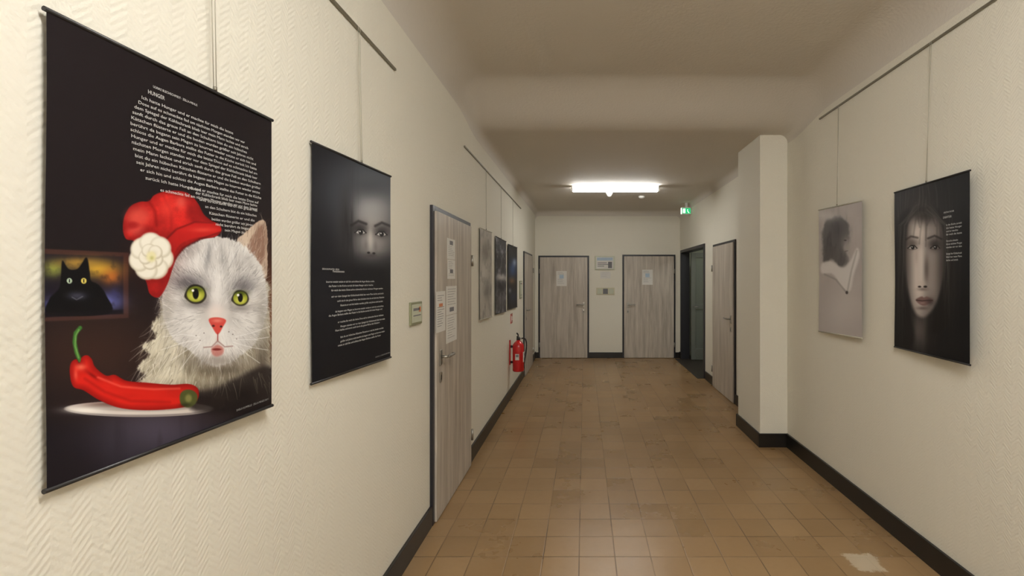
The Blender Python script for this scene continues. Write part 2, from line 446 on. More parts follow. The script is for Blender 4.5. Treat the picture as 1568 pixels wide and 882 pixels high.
# ---------------------------------------------------------------- numpy painter
rng=np.random.RandomState(7); LAT=rng.rand(256,256)
def vnoise(x,y):
    xi=np.floor(x).astype(int); yi=np.floor(y).astype(int); fx_=x-xi; fy_=y-yi
    fx_=fx_*fx_*(3-2*fx_); fy_=fy_*fy_*(3-2*fy_)
    a=LAT[xi%256,yi%256]; b_=LAT[(xi+1)%256,yi%256]; c=LAT[xi%256,(yi+1)%256]; d=LAT[(xi+1)%256,(yi+1)%256]
    return (a*(1-fx_)+b_*fx_)*(1-fy_)+(c*(1-fx_)+d*fx_)*fy_
def fbm(x,y,o=3):
    s=0;a=0.5;t=0
    for i in range(o): s=s+a*vnoise(x*2**i+17*i,y*2**i+9*i); t+=a; a*=0.5
    return s/t
def smooth(pts,n=6):
    pts=np.array(pts,float); out=[]; m=len(pts)
    for i in range(m):
        p0,p1,p2,p3=pts[i-1],pts[i],pts[(i+1)%m],pts[(i+2)%m]
        for k in range(n):
            t=k/n
            out.append(0.5*((2*p1)+(-p0+p2)*t+(2*p0-5*p1+4*p2-p3)*t*t+(-p0+3*p1-3*p2+p3)*t**3))
    return np.array(out)
def inside(P,x,y):
    c=False; n=len(P)
    for i in range(n):
        ax,ay=P[i]; bx,by=P[(i+1)%n]
        if (ay>y)!=(by>y) and x<(bx-ax)*(y-ay)/(by-ay)+ax: c=not c
    return c
class Paint:
    def __init__(s,x,y,base,nx,ny):
        s.x=x; s.y=y; s.nx=nx; s.ny=ny; s.c=np.tile(np.array(base,float)/255,(len(x),1))
        s.X0=x.reshape(ny,nx)[0]
    def blend(s,m,c,idx=None):
        c=np.array(c,float)/255 if not isinstance(c,np.ndarray) else c
        if idx is None: s.c=s.c*(1-m[:,None])+c*m[:,None]
        else: s.c[idx]=s.c[idx]*(1-m[:,None])+c*m[:,None]
    def sd(s,pts,idx):
        x=s.x[idx]; y=s.y[idx]; d=np.full(len(x),1e9); ins=np.zeros(len(x),bool); n=len(pts)
        for i in range(n):
            ax,ay=pts[i]; bx,by=pts[(i+1)%n]
            ex,ey=bx-ax,by-ay; L=ex*ex+ey*ey+1e-9
            t=np.clip(((x-ax)*ex+(y-ay)*ey)/L,0,1)
            d=np.minimum(d,(x-ax-t*ex)**2+(y-ay-t*ey)**2)
            if ay!=by: ins^=((ay>y)!=(by>y))&(x<(bx-ax)*(y-ay)/(by-ay)+ax)
        d=np.sqrt(d); return np.where(ins,-d,d)
    def poly(s,pts,c,soft=0.7,sm=True,op=1.0,jag=0,jf=0.3,shade=None):
        P=smooth(pts) if sm else np.array(pts,float)
        e=soft+jag+1
        idx=np.where((s.x>P[:,0].min()-e)&(s.x<P[:,0].max()+e)&(s.y>P[:,1].min()-e)&(s.y<P[:,1].max()+e))[0]
        if not len(idx): return P
        d=s.sd(P,idx)
        if jag: d=d+jag*(fbm(s.x[idx]*jf,s.y[idx]*jf*0.6,3)-0.5)*2
        m=np.clip(0.5-d/(2*soft),0,1); m=m*m*(3-2*m)*op
        cc=c
        if shade is not None: cc=np.clip(shade(s.x[idx],s.y[idx],d),0,255)/255.
        s.blend(m,cc,idx)
        return P
    def ell(s,cx,cy,rx,ry,c,soft=0.15,op=1.0,ang=0):
        ca,sa=math.cos(math.radians(ang)),math.sin(math.radians(ang))
        dx=s.x-cx; dy=s.y-cy; u=(dx*ca+dy*sa)/rx; v=(-dx*sa+dy*ca)/ry
        r=np.sqrt(u*u+v*v); m=np.clip((1+soft-r)/(2*soft),0,1); m=m*m*(3-2*m)*op
        s.blend(m,c)
    def glow(s,cx,cy,rx,ry,c,op=1.0,ang=0):
        ca,sa=math.cos(math.radians(ang)),math.sin(math.radians(ang))
        dx=s.x-cx; dy=s.y-cy; u=(dx*ca+dy*sa)/rx; v=(-dx*sa+dy*ca)/ry
        s.blend(np.exp(-(u*u+v*v))*op,c)
    def line(s,pts,w,c,soft=0.6,op=1.0,taper=False):
        pts=np.array(pts,float); e=w+soft+1
        c0=np.searchsorted(s.X0,pts[:,0].min()-e); c1=np.searchsorted(s.X0,pts[:,0].max()+e)
        if c1<=c0: return
        G=s.y.reshape(s.ny,s.nx)[:,c0:c1]
        lo,hi=pts[:,1].min()-e,pts[:,1].max()+e
        rows=np.where((G.max(1)>lo)&(G.min(1)<hi))[0]
        if not len(rows): return
        r0,r1=rows[0],rows[-1]+1
        idx=(np.arange(r0,r1)[:,None]*s.nx+np.arange(c0,c1)[None,:]).ravel()
        x=s.x[idx]; y=s.y[idx]; d=np.full(len(x),1e9); n=len(pts)-1
        for i in range(n):
            ax,ay=pts[i]; ex,ey=pts[i+1]-pts[i]; L=ex*ex+ey*ey+1e-9
            t=np.clip(((x-ax)*ex+(y-ay)*ey)/L,0,1); dd=np.sqrt((x-ax-t*ex)**2+(y-ay-t*ey)**2)
            ww=w/2*((1-(i+t)/n*0.9) if taper else 1.0)
            d=np.minimum(d,dd-ww)
        m=np.clip(0.5-d/(2*soft),0,1)*op
        s.blend(m,c,idx)
    def strands(s,P,n,field,ln,cols,w=0.7,op=0.6,cond=None):
        R=np.random.RandomState(n); x0,y0=P.min(0); x1,y1=P.max(0); k=0; tries=0
        while k<n and tries<n*6:
            tries+=1
            x=R.uniform(x0,x1); y=R.uniform(y0,y1)
            if not inside(P,x,y) or (cond and not cond(x,y)): continue
            a=field(x,y)+R.normal(0,0.22); L=R.uniform(*ln); bend=R.normal(0,0.25)
            pts=[(x,y)]
            for j in range(3):
                a+=bend/3; pts.append((pts[-1][0]+math.cos(a)*L/3,pts[-1][1]+math.sin(a)*L/3))
            cc=cols[R.randint(len(cols))]; sh=R.uniform(0.9,1.05)
            s.line(pts,w*R.uniform(0.8,1.6),tuple(min(255,v*sh) for v in cc),0.55,op*R.uniform(0.6,1.0),True); k+=1

def paint_cat(P):
    x,y=P.x,P.y
    P.glow(150,540,120,70,(58,36,30),0.8); P.glow(300,600,110,60,(38,26,24),0.7)
    P.glow(420,480,30,90,(112,62,34),0.9)
    P.blend(np.clip((y-640)/30,0,1)*0.8,(24,20,27))
    P.glow(240,660,90,45,(88,82,100),0.75); P.glow(190,690,45,40,(56,52,64),0.5)
    m=np.clip((vnoise(x*0.09,y*0.01)-0.5)*2,0,1)*np.exp(-((x-240)/90)**2-((y-670)/45)**2); P.blend(m*0.5,(30,26,34))
    # framed picture in the background
    P.poly([(50,380),(198,387),(198,487),(50,493)],(64,40,36),1.2,False)
    P.poly([(50,388),(190,393),(190,479),(50,485)],(26,21,32),1.2,False)
    P.glow(152,412,32,13,(208,164,52),0.9); P.glow(84,412,18,12,(140,148,66),0.9); P.glow(120,402,34,8,(176,138,58),0.8); P.glow(172,424,14,12,(210,116,42),0.7)
    P.glow(164,462,24,13,(108,114,182),0.9); P.glow(82,466,18,11,(88,90,148),0.8); P.glow(178,450,8,12,(56,56,106),0.6)
    P.blend(np.clip((fbm(x*0.12,y*0.12,3)-0.5)*3,0,1)*0.4*((x>50)&(x<190)&(y>390)&(y<482)),(34,28,34))
    P.poly([(92,442),(95,422),(97,399),(107,412),(121,411),(134,394),(139,416),(141,430),(152,436),(164,452),(168,480),(78,482),(77,458)],(9,8,12),1.3)
    P.poly([(50,479),(190,474),(190,481),(50,487)],(16,12,18),1.5,False,0.8)
    P.ell(108,430,4.0,4.2,(176,196,170)); P.ell(130,430,4.2,4.4,(214,196,96)); P.ell(108,430,1.2,3,(10,10,10)); P.ell(130,430,1.2,3,(10,10,10))
    P.glow(120,453,14,6,(70,72,92),0.7); P.line([(112,455),(119,459),(128,454)],1,(150,150,160),0.8,0.6)
    # plate
    P.ell(213,626,115,12.5,(150,142,140),0.03); P.ell(213,624.5,111,10.5,(214,206,200),0.05); P.ell(213,623,86,7,(176,166,160),0.2)
    P.glow(130,628,30,5,(250,246,240),0.8); P.glow(215,618,80,5,(70,34,30),0.9)
    def fur(base,dark,amp=1.0):
        def f(X,Y,d):
            n2=fbm(X*0.045+5,Y*0.03,3)
            t=np.clip(0.5+(n2-0.5)*2.4*amp,0,1)[:,None]
            return np.array(dark)*(1-t)+np.array(base)*t
        return f
    bp=P.poly([(262,440),(246,478),(232,500),(240,516),(216,528),(228,543),(210,562),(222,575),(211,596),(300,604),(345,612),(375,612),(412,600),(411,470),(400,430)],(0,0,0),3.0,jag=4,jf=0.35,
        shade=fur((212,206,186),(136,127,108),1.0))
    def flow(X,Y): return math.pi/2+ (330-X)/150.0*0.9
    P.strands(bp,1000,flow,(16,36),[(232,228,214),(242,239,228),(206,200,180),(146,137,114),(112,102,86),(222,214,192)],0.9,0.7,cond=lambda X,Y: Y<598)
    P.glow(376,606,40,24,(24,19,19),1.0); P.glow(330,604,26,14,(60,50,44),0.8); P.glow(402,560,11,40,(56,46,38),0.7); P.glow(345,566,44,10,(84,74,64),0.65)
    P.poly([(300,600),(330,596),(412,560),(414,626),(300,630)],(26,20,21),6,op=0.8)
    P.strands(bp,60,flow,(14,28),[(190,184,166),(150,142,124)],0.8,0.5,cond=lambda X,Y: 560<Y<590 and X>300)
    # ear
    ep=P.poly([(362,372),(376,356),(392,341),(404,337),(409,350),(409,380),(407,425),(385,412)],(0,0,0),1.0,jag=1.2,shade=fur((206,186,166),(160,134,116)))
    P.poly([(378,378),(392,354),(402,346),(405,372),(402,402),(390,402)],(142,108,92),1.8,op=0.85,jag=2)
    P.strands(ep,90,lambda X,Y:-1.3,(10,20),[(214,198,180),(190,170,150),(110,84,70)],0.8,0.55)
    # head
    hp=P.poly([(258,420),(266,398),(284,380),(305,368),(330,362),(352,366),(370,374),(388,392),(402,412),(407,440),(409,470),(402,500),(388,528),(368,545),(350,556),(330,560),(308,552),(286,534),(266,520),(252,492),(249,450)],(0,0,0),1.8,jag=2.5,jf=0.4,
        shade=fur((234,232,229),(198,195,192),0.8))
    P.glow(275,385,26,14,(128,120,118),0.7,-25); P.glow(318,392,5,22,(128,126,128),0.7,10); P.glow(341,398,5,20,(140,138,138),0.6,-5); P.glow(362,402,4,16,(150,146,144),0.5,-10)
    P.glow(256,470,11,46,(168,163,156),0.7); P.glow(402,485,10,46,(150,145,138),0.7); P.glow(332,553,54,9,(140,132,124),0.75); P.glow(285,522,14,14,(192,188,184),0.5); P.glow(384,520,12,14,(180,176,172),0.5)
    def rad(X,Y): return math.atan2(Y-478,X-332)
    P.strands(hp,1400,rad,(7,16),[(252,251,249),(242,240,238),(170,167,166),(146,143,143),(228,225,221)],0.7,0.6,cond=lambda X,Y: math.hypot(X-332,Y-490)>22)
    P.glow(290,434,25,14,(80,76,82),0.8,8); P.glow(372,438,18,13,(90,86,90),0.75,-8); P.glow(300,465,21,8,(100,94,96),0.7); P.glow(368,471,18,7,(110,104,104),0.6)
    P.glow(316,460,5,16,(126,120,122),0.5,10); P.glow(352,462,4,14,(136,130,130),0.5,-10)
    P.glow(332,450,8,26,(238,236,234),0.7); P.glow(330,478,13,13,(240,222,216),0.6)
    P.strands(hp,160,rad,(7,13),[(200,196,196),(110,106,110),(74,70,74)],0.6,0.5,cond=lambda X,Y: 412<Y<445 and (262<X<315 or 352<X<394))
    # eyes
    for ex,ey,r in ((299,450,14.5),(367,456,11.8)):
        P.poly([(ex-r*1.18,ey+2),(ex-r*0.7,ey-r*0.78),(ex,ey-r),(ex+r*0.8,ey-r*0.65),(ex+r*1.12,ey+r*0.25),(ex+r*0.6,ey+r*0.95),(ex-r*0.3,ey+r*1.02),(ex-r*0.95,ey+r*0.6)],(26,22,22),1.2)
        P.ell(ex,ey+0.5,r*0.92,r*0.82,(146,156,44),0.1); P.glow(ex,ey+4,r*0.7,r*0.45,(222,218,110),0.9); P.glow(ex,ey-7,r*0.9,4,(64,76,22),0.8)
        P.ell(ex,ey,r*0.32,r*0.55,(8,8,8),0.2); P.ell(ex-r*0.3,ey-r*0.35,2,2,(255,255,250),0.4)
    # muzzle
    P.ell(314,516,22,20,(238,236,234),0.6,0.6); P.ell(352,518,20,19,(236,234,232),0.6,0.6)
    P.strands(hp,120,rad,(5,10),[(250,249,247),(200,197,195)],0.6,0.4,cond=lambda X,Y: 500<Y<535 and 296<X<370)
    P.glow(333,526,4,12,(196,176,172),0.5)
    P.poly([(319,489),(332,486),(345,490),(341,500),(333,512),(325,502)],(206,74,66),1.2); P.glow(332,491,8,3,(236,140,128),0.8)
    P.ell(326,499,2.2,1.6,(70,20,22),0.5); P.ell(338,500,2.0,1.6,(70,20,22),0.5)
    P.line([(333,510),(333,522)],1.4,(150,50,48)); P.line([(333,522),(324,531),(312,532)],1.4,(160,126,122),1.0); P.line([(333,522),(344,531),(356,530)],1.4,(160,126,122),1.0)
    P.poly([(324,533),(333,528),(342,533),(341,542),(332,546),(325,542)],(190,106,98),2.2,op=0.75); P.ell(332,535,7,1.8,(130,44,42),0.4)
    P.glow(332,554,14,6,(170,162,156),0.7)
    for a in ((300,514),(306,521),(312,510),(356,512),(362,519),(350,508)): P.ell(a[0],a[1],0.9,0.9,(120,110,108),0.4)
    for q in ([(358,516),(385,510),(412,500)],[(358,520),(388,520),(412,516)],[(356,524),(385,532),(410,536)],[(306,516),(280,512),(250,516)],[(306,520),(282,524),(246,536)],[(308,524),(286,536),(262,552)],[(306,526),(292,544),(276,566)],[(356,527),(378,542),(398,556)]):
        P.line(q,0.7,(250,250,250),0.7,0.75)
    # hat
    def hat(X,Y,d):
        n=fbm(X*0.05+3,Y*0.05,3); g=np.clip((n-0.35)*2.2,0,1); e=np.clip(-d/9,0,1); f=0.88+0.22*fbm(X*0.6,Y*0.6,2)
        t=(0.4+0.55*g)*(0.55+0.45*e)*f; t=np.clip(t,0,1)[:,None]
        return np.array((108,8,12))*(1-t)+np.array((214,40,34))*t
    P.poly([(189,352),(191,332),(200,316),(214,309),(228,308),(236,299),(252,293),(272,292),(290,297),(303,311),(312,328),(324,338),(336,344),(338,354),(328,363),(305,367),(286,377),(272,392),(264,412),(256,436),(244,455),(230,450),(224,430),(210,412),(204,390),(206,370),(194,366)],(0,0,0),1.0,shade=hat)
    P.ell(212,332,17,14,(220,88,74),0.7,0.7); P.ell(208,352,12,8,(224,100,88),0.7,0.5); P.ell(204,345,9,5,(150,16,20),0.6,0.7)
    P.line([(228,308),(238,324),(240,345)],3,(120,8,12),3,0.8); P.line([(250,300),(262,325),(262,350)],2,(140,12,16),3,0.6)
    P.glow(255,320,12,16,(226,66,54),0.6); P.glow(277,310,8,10,(232,104,88),0.6); P.glow(292,325,6,14,(136,14,18),0.5)
    P.poly([(338,352),(328,341),(300,340),(272,352),(250,374),(240,400),(250,408),(262,396),(276,374),(300,364),(326,362)],(190,28,26),1.4,op=0.85)
    P.line([(326,341),(298,340),(270,351),(248,373),(238,398)],1.8,(104,8,12),1.6,0.9); P.glow(310,352,18,4,(230,76,62),0.7,0)
    P.line([(336,356),(306,366),(280,380),(262,404)],2,(80,8,10),1.8,0.8); P.glow(248,430,5,14,(140,16,20),0.6)
    # flower
    P.glow(236,398,36,38,(60,6,8),0.5)
    for k,(a,R,rx,ry) in enumerate([(i*51.4+10,19,15,17) for i in range(7)]+[(i*72+30,9,10,11) for i in range(5)]):
        fxx=232+R*math.cos(math.radians(a)); fyy=393+R*1.15*math.sin(math.radians(a))
        P.ell(fxx,fyy,rx,ry,(196,188,164),0.12,0.9,a); P.ell(fxx-0.6,fyy-0.8,rx-1.6,ry-1.8,(238,234,220),0.25,1,a); P.glow(fxx*0.6+232*0.4,fyy*0.6+393*0.4,5,5,(210,204,176),0.6)
    P.ell(232,393,7,8,(230,224,178),0.4); P.glow(233,395,3,3,(186,184,110),0.8)
    # chilli pepper
    def chi(X,Y,d):
        e=np.clip(-d/10,0,1); n=fbm(X*0.03,Y*0.06,2); t=(0.3+0.7*e)*(0.7+0.5*n); t=np.clip(t,0,1)[:,None]
        return np.array((118,6,8))*(1-t)+np.array((212,34,24))*t
    P.line([(123,552),(118,540),(115,524),(117,510),(124,502)],6,(58,110,44),1.2); P.line([(121,548),(116,530),(117,514),(122,505)],1.5,(150,190,110),1.2,0.7)
    P.poly([(107,572),(109,556),(117,550),(122,556),(126,547),(134,544),(141,550),(146,562),(162,575),(176,574),(194,583),(225,586),(262,589),(290,588),(304,596),(303,612),(288,622),(255,627),(215,628),(180,624),(150,612),(128,598),(112,592)],(0,0,0),0.9,shade=chi)
    P.glow(124,562,8,5,(244,116,90),0.8); P.glow(116,574,3,8,(238,100,80),0.7); P.glow(142,575,10,3,(120,8,10),0.8,35); P.line([(150,578),(185,592),(235,596),(275,595)],1.6,(244,110,92),2.2,0.8)
    P.line([(130,580),(160,600),(200,614),(260,616)],2,(144,10,12),3,0.6)
    P.poly([(276,604),(284,597),(296,598),(303,606),(300,618),(288,624),(277,618)],(78,84,42),1.5); P.ell(289,610,5,6,(130,128,74),0.5); P.glow(284,620,8,3,(40,40,24),0.7)

def paint_eyes(P):
    x,y=P.x,P.y
    P.glow(550,290,58,55,(74,80,90),0.9); P.glow(590,280,40,45,(70,76,86),0.8)
    P.glow(535,310,16,40,(44,46,54),0.7)
    P.glow(570,352,36,58,(178,174,171),0.97); P.glow(569,318,24,18,(168,169,172),0.75)
    # dark hair framing the brow
    n=fbm(x*0.4,y*0.03,3)
    P.blend(np.clip((n-0.42)*2.5,0,1)*np.exp(-((x-536)/11)**2-((y-340)/60)**2)*0.9,(34,33,37)); P.glow(530,350,12,56,(36,35,38),0.8)
    P.glow(568,286,34,16,(52,55,62),0.6)
    P.glow(551,350,14,10,(44,40,42),0.9); P.glow(585,354,13,10,(44,40,42),0.9)
    P.line([(538,345),(549,338.5),(561,343)],2.8,(24,20,22),1.8,0.9); P.line([(575,346),(585,341),(597,346)],2.8,(24,20,22),1.8,0.9)
    for ex,ey in ((552,355.5),(584,358.5)):
        P.ell(ex,ey,7.5,3.6,(214,212,210),0.3,0.95); P.ell(ex+0.5,ey,3.5,3.6,(12,10,12),0.2); P.line([(ex-8.5,ey+0.5),(ex-3,ey-3.8),(ex+4,ey-3.6),(ex+8.5,ey+1)],1.8,(10,8,10),0.8); P.line([(ex-7,ey+1.5),(ex,ey+4),(ex+7,ey+2)],1,(30,26,28),0.8,0.8); P.ell(ex-0.6,ey-1.2,1,1,(250,250,250),0.3)
    P.glow(567,366,4,18,(210,206,202),0.7); P.glow(560,376,3,9,(110,106,106),0.5); P.glow(575,378,3,9,(110,106,106),0.5); P.ell(564,387,2.2,1.6,(24,20,22),0.5); P.ell(572,388,2.2,1.6,(24,20,22),0.5); P.glow(568,391,8,3,(72,64,66),0.6)
    P.blend(np.clip((y-384)/30,0,1)*0.97,(20,20,25))
    P.glow(500,440,30,60,(34,34,42),0.4)

def paint_face(P):
    x,y=P.x,P.y
    P.glow(1405,325,40,55,(56,52,51),0.9); P.glow(1378,400,14,110,(42,39,39),0.8); P.glow(1452,420,14,90,(36,33,33),0.8)
    n=fbm(x*0.5+fbm(x*0.02,y*0.02,2)*6,y*0.012,3)
    P.blend(np.clip((n-0.5)*2.6,0,1)*np.exp(-((x-1410)/40)**2-((y-370)/130)**2)*0.7,(124,116,111))
    P.glow(1409,505,17,32,(104,96,93),0.85); P.glow(1426,505,10,30,(30,27,27),0.8)
    def sk(X,Y,d):
        s1=np.exp(-((X-1406)/17.)**2); s2=0.42*np.exp(-((X-1431)/12.)**2)
        v=1-0.35*np.clip((Y-440)/45,0,1)-0.2*np.clip((355-Y)/25,0,1)
        t=np.clip((s1+s2)*v*1.05,0,1)[:,None]
        return np.array((44,38,37))*(1-t)+np.array((218,208,202))*t
    P.poly([(1384,365),(1390,342),(1408,326),(1432,330),(1446,355),(1448,395),(1445,430),(1437,458),(1425,478),(1413,486),(1401,478),(1391,452),(1385,415)],(0,0,0),4,shade=sk)
    P.glow(1397,373,10,8,(88,78,75),0.75); P.glow(1432,374,11,9,(40,34,34),0.85)
    P.line([(1387,367),(1395,362),(1405,364)],2.0,(44,36,34),1.6,0.85); P.line([(1421,365),(1431,361),(1442,366)],2.0,(20,16,16),1.6,0.85)
    for ex,w in ((1397,(206,202,198)),(1432,(128,122,118))):
        P.ell(ex,379,6.5,2.7,w,0.35,0.9); P.ell(ex+0.6,379,2.8,2.8,(12,10,10),0.2); P.line([(ex-7,380),(ex-2,376),(ex+3,376),(ex+7,380)],1.6,(16,12,12),0.8); P.line([(ex-6,381),(ex,382.6),(ex+6,381)],0.8,(70,58,56),0.8,0.7); P.ell(ex-0.4,378,0.7,0.7,(250,250,250),0.3)
    P.glow(1411,408,3,26,(228,219,212),0.6); P.glow(1419,412,4,22,(78,68,66),0.65); P.glow(1403,392,3,12,(170,156,150),0.4)
    P.glow(1412,434,6,4,(206,194,188),0.5); P.ell(1408,439,2.6,1.4,(50,38,36),0.5); P.ell(1417,439,2.8,1.6,(28,22,22),0.5); P.glow(1413,443,8,2.5,(112,98,94),0.7)
    P.poly([(1402,459),(1408,455),(1412,454),(1415,455.5),(1419,454),(1424,456),(1429,460),(1421,466),(1414,468),(1407,465)],(128,100,97),1.5)
    P.line([(1403,459.6),(1412,460.6),(1420,460),(1428,460)],1.1,(46,30,30),0.8); P.glow(1412,464,5,1.6,(170,146,142),0.6); P.glow(1425,462,6,6,(50,40,40),0.6)
    P.glow(1413,472,9,2.5,(92,80,77),0.7)
    P.glow(1415,330,24,12,(40,36,35),0.85)
    for k in range(9):
        x0=1402+k*4.6+(LAT[k,3]-0.5)*4; dx=(LAT[k,7]-0.5)*10; ln=14+LAT[k,5]*34
        P.line([(1414+(k-4)*2.5,318),(x0,334),(x0+dx,330+ln)],1.6,(34,29,28),2.0,0.45,True)
    P.poly([(1374,345),(1392,320),(1389,350),(1385,400),(1387,440),(1394,475),(1400,520),(1384,530),(1372,430)],(24,22,23),4,op=0.85)
    P.poly([(1434,320),(1452,345),(1460,400),(1456,450),(1448,500),(1428,510),(1431,482),(1441,450),(1448,410),(1446,360)],(22,20,20),4,op=0.9)
    # individual highlighted hair strands down both sides
    R=np.random.RandomState(3)
    for k in range(70):
        side=-1 if k%2 else 1; o_=R.uniform(0,14); xb=1384-o_*0.8 if side<0 else 1446+o_*0.7
        yb=R.uniform(360,450); sh=R.uniform(50,96)
        P.line([(1412+side*R.uniform(2,14),R.uniform(308,326)),(xb-side*R.uniform(2,6),345),(xb,yb),(xb-side*R.uniform(-2,5),yb+R.uniform(30,80))],0.6,(sh,sh*0.94,sh*0.91),0.6,0.4,True)
    P.blend(np.clip((np.abs(x-1425)-48)/10,0,1)*0.6,(20,20,23))

def paint_head(P):
    x,y=P.x,P.y
    P.blend(np.clip((fbm(x*0.03,y*0.02,3)-0.4)*2,0,1)*0.5,(196,190,186))
    P.glow(1290,470,28,40,(206,200,198),0.7)
    P.poly([(1262,345),(1272,334),(1288,333),(1299,344),(1300,366),(1293,380),(1298,400),(1288,408),(1272,398),(1262,404),(1259,380)],(98,94,94),3,jag=3,jf=0.15)
    n=fbm(x*0.25,y*0.06,3); P.blend(np.clip((n-0.45)*3,0,1)*np.exp(-((x-1278)/18)**2-((y-365)/34)**2)*0.7,(52,48,50))
    P.glow(1282,352,10,18,(66,62,64),0.7); P.glow(1295,374,6,13,(156,150,147),0.8); P.glow(1270,385,8,12,(86,82,82),0.6)
    P.ell(1294,368,2,1,(60,54,54),0.5); P.line([(1298,384),(1294,385)],1,(90,82,80),0.8,0.8)
    P.poly([(1258,404),(1272,400),(1290,410),(1302,400),(1312,380),(1316,392),(1308,420),(1302,445),(1290,440),(1275,420),(1258,418)],(226,222,220),2.5,op=0.9)
    P.line([(1262,420),(1280,428),(1295,446)],1.5,(140,134,132),1.5,0.8); P.line([(1312,384),(1304,415),(1298,446)],1.5,(150,146,142),1.5,0.7); P.ell(1297,448,2,2.4,(70,64,64),0.5)
    P.glow(1265,330,20,8,(206,202,198),0.8)
def paint_pale(P):
    x,y=P.x,P.y
    P.glow(744,385,6,18,(130,124,116),0.9); P.glow(741,420,6,20,(206,202,194),0.8); P.glow(746,445,5,16,(120,116,112),0.8); P.blend(np.clip((fbm(x*0.35,y*0.1,3)-0.45)*2.5,0,1)*0.5,(110,106,102))
def paint_street(P):
    x,y=P.x,P.y
    P.glow(767,378,9,10,(70,72,80),0.9); P.blend(np.clip((fbm(x*0.5,y*0.14,3)-0.45)*3,0,1)*0.9,(160,160,166))
    P.glow(768,425,9,5,(214,210,206),0.9); P.glow(767,440,9,8,(40,38,42),0.9); P.glow(768,460,8,10,(98,96,100),0.8); P.glow(764,400,4,10,(30,28,32),0.9)
def paint_blue(P):
    P.glow(785,412,6,14,(60,84,128),0.9); P.glow(788,402,3,6,(166,180,206),0.8); P.glow(784,430,5,6,(150,110,70),0.7); P.glow(786,455,5,9,(30,40,66),0.9); P.glow(781,445,2,4,(190,190,196),0.6)

def poster_mat(name,rough):
    k=N(name); a=k.new('ShaderNodeAttribute',attribute_name='print')
    k.link(a.outputs['Color'],k.b.inputs['Base Color'])
    n=k.noise(k.pos(),12,2)
    k.b.inputs['Roughness'].default_value=rough; k.b.inputs['Specular IOR Level'].default_value=0.22
    k.bump(n,0.05,0.002)
    return k.m
M_poster=poster_mat('poster_print',0.5)

class Poster:
    def __init__(s,name,e1,e2,base,painter,nx,ny,rod=M_black,cord=None,cordtop=None):
        s.e1=e1; s.e2=e2
        def cor(e,py): Y=F*e[3]/(e[0]-VX); return np.array((e[3],Y,H+(VY-py)*Y/F))
        tl,bl,tr,br=cor(e1,e1[1]),cor(e1,e1[2]),cor(e2,e2[1]),cor(e2,e2[2])
        s.tl,s.tr=tl,tr
        u=np.linspace(0,1,nx); v=np.linspace(0,1,ny); U,V=np.meshgrid(u,v)
        U=U.ravel()[:,None]; V=V.ravel()[:,None]
        co=(tl*(1-U)+tr*U)*(1-V)+(bl*(1-U)+br*U)*V
        px=VX+F*co[:,0]/co[:,1]; py=VY-F*(co[:,2]-H)/co[:,1]
        d=(tr-tl); d[2]=0; d/=np.linalg.norm(d); s.dir=d; s.nrm=np.cross(d,(0,0,1))
        wav=0.0022*np.sin(U[:,0]*5.1+1)*np.sin(V[:,0]*7.3+0.6)
        co2=co+s.nrm[None,:]*wav[:,None]
        P=Paint(px,py,base,nx,ny); painter(P)
        c=np.clip(P.c,0,1); c=s2l(c)
        idx=np.arange(nx*ny).reshape(ny,nx)
        q=np.stack([idx[:-1,:-1],idx[1:,:-1],idx[1:,1:],idx[:-1,1:]],-1).reshape(-1,4)
        me=bpy.data.meshes.new(name); nf=len(q)
        ctr=(tl+br)/2
        me.vertices.add(nx*ny); me.vertices.foreach_set('co',(co2-ctr).astype(np.float32).ravel())
        me.loops.add(nf*4); me.loops.foreach_set('vertex_index',q.astype(np.int32).ravel())
        me.polygons.add(nf); me.polygons.foreach_set('loop_start',np.arange(0,nf*4,4,dtype=np.int32))
        me.polygons.foreach_set('loop_total',np.full(nf,4,dtype=np.int32))
        me.update(calc_edges=True)
        at=me.color_attributes.new('print','FLOAT_COLOR','POINT')
        at.data.foreach_set('color',np.concatenate([c,np.ones((len(c),1))],1).astype(np.float32).ravel())
        me.polygons.foreach_set('use_smooth',np.ones(nf,bool))
        me.materials.append(M_poster); me.validate()
        s.o=bpy.data.objects.new(name,me); s.o.location=ctr.tolist(); scene.collection.objects.link(s.o)
        b=B('hanging_rods')
        ex=s.dir*0.003
        b.tube([tl-ex,tr+ex],0.0048,rod,8); b.tube([bl-ex,br+ex],0.0048,rod,8)
        if cord is not None:
            t=cord; p=tl*(1-t)+tr*t; wx=XL+0.016 if tl[0]<0 else XR-0.016
            for off in (-0.002,0.002):
                b.tube([p+s.dir*off*2+np.array((0,0,0.005)),np.array((wx+off*0.3,p[1]+off*3,cordtop))],0.0011,M_cord,6)
            b.tube([p+np.array((0,0,0.004)),p+np.array((0,0,0.014))],0.0045,M_dmetal,8)
        ch=b.done(); s.child(ch)
    def child(s,ch):
        ch.parent=s.o; ch.matrix_parent_inverse=Matrix.Translation(s.o.location).inverted()
    def W(s,px,py,off=0.0):
        k=(px-VX)/F; a,b_=s.tl,s.tr
        t=(k*a[1]-a[0])/((b_[0]-a[0])-k*(b_[1]-a[1]))
        p=a*(1-t)+b_*t; Y=p[1]
        return np.array((p[0],Y,H+(VY-py)*Y/F))+s.nrm*off

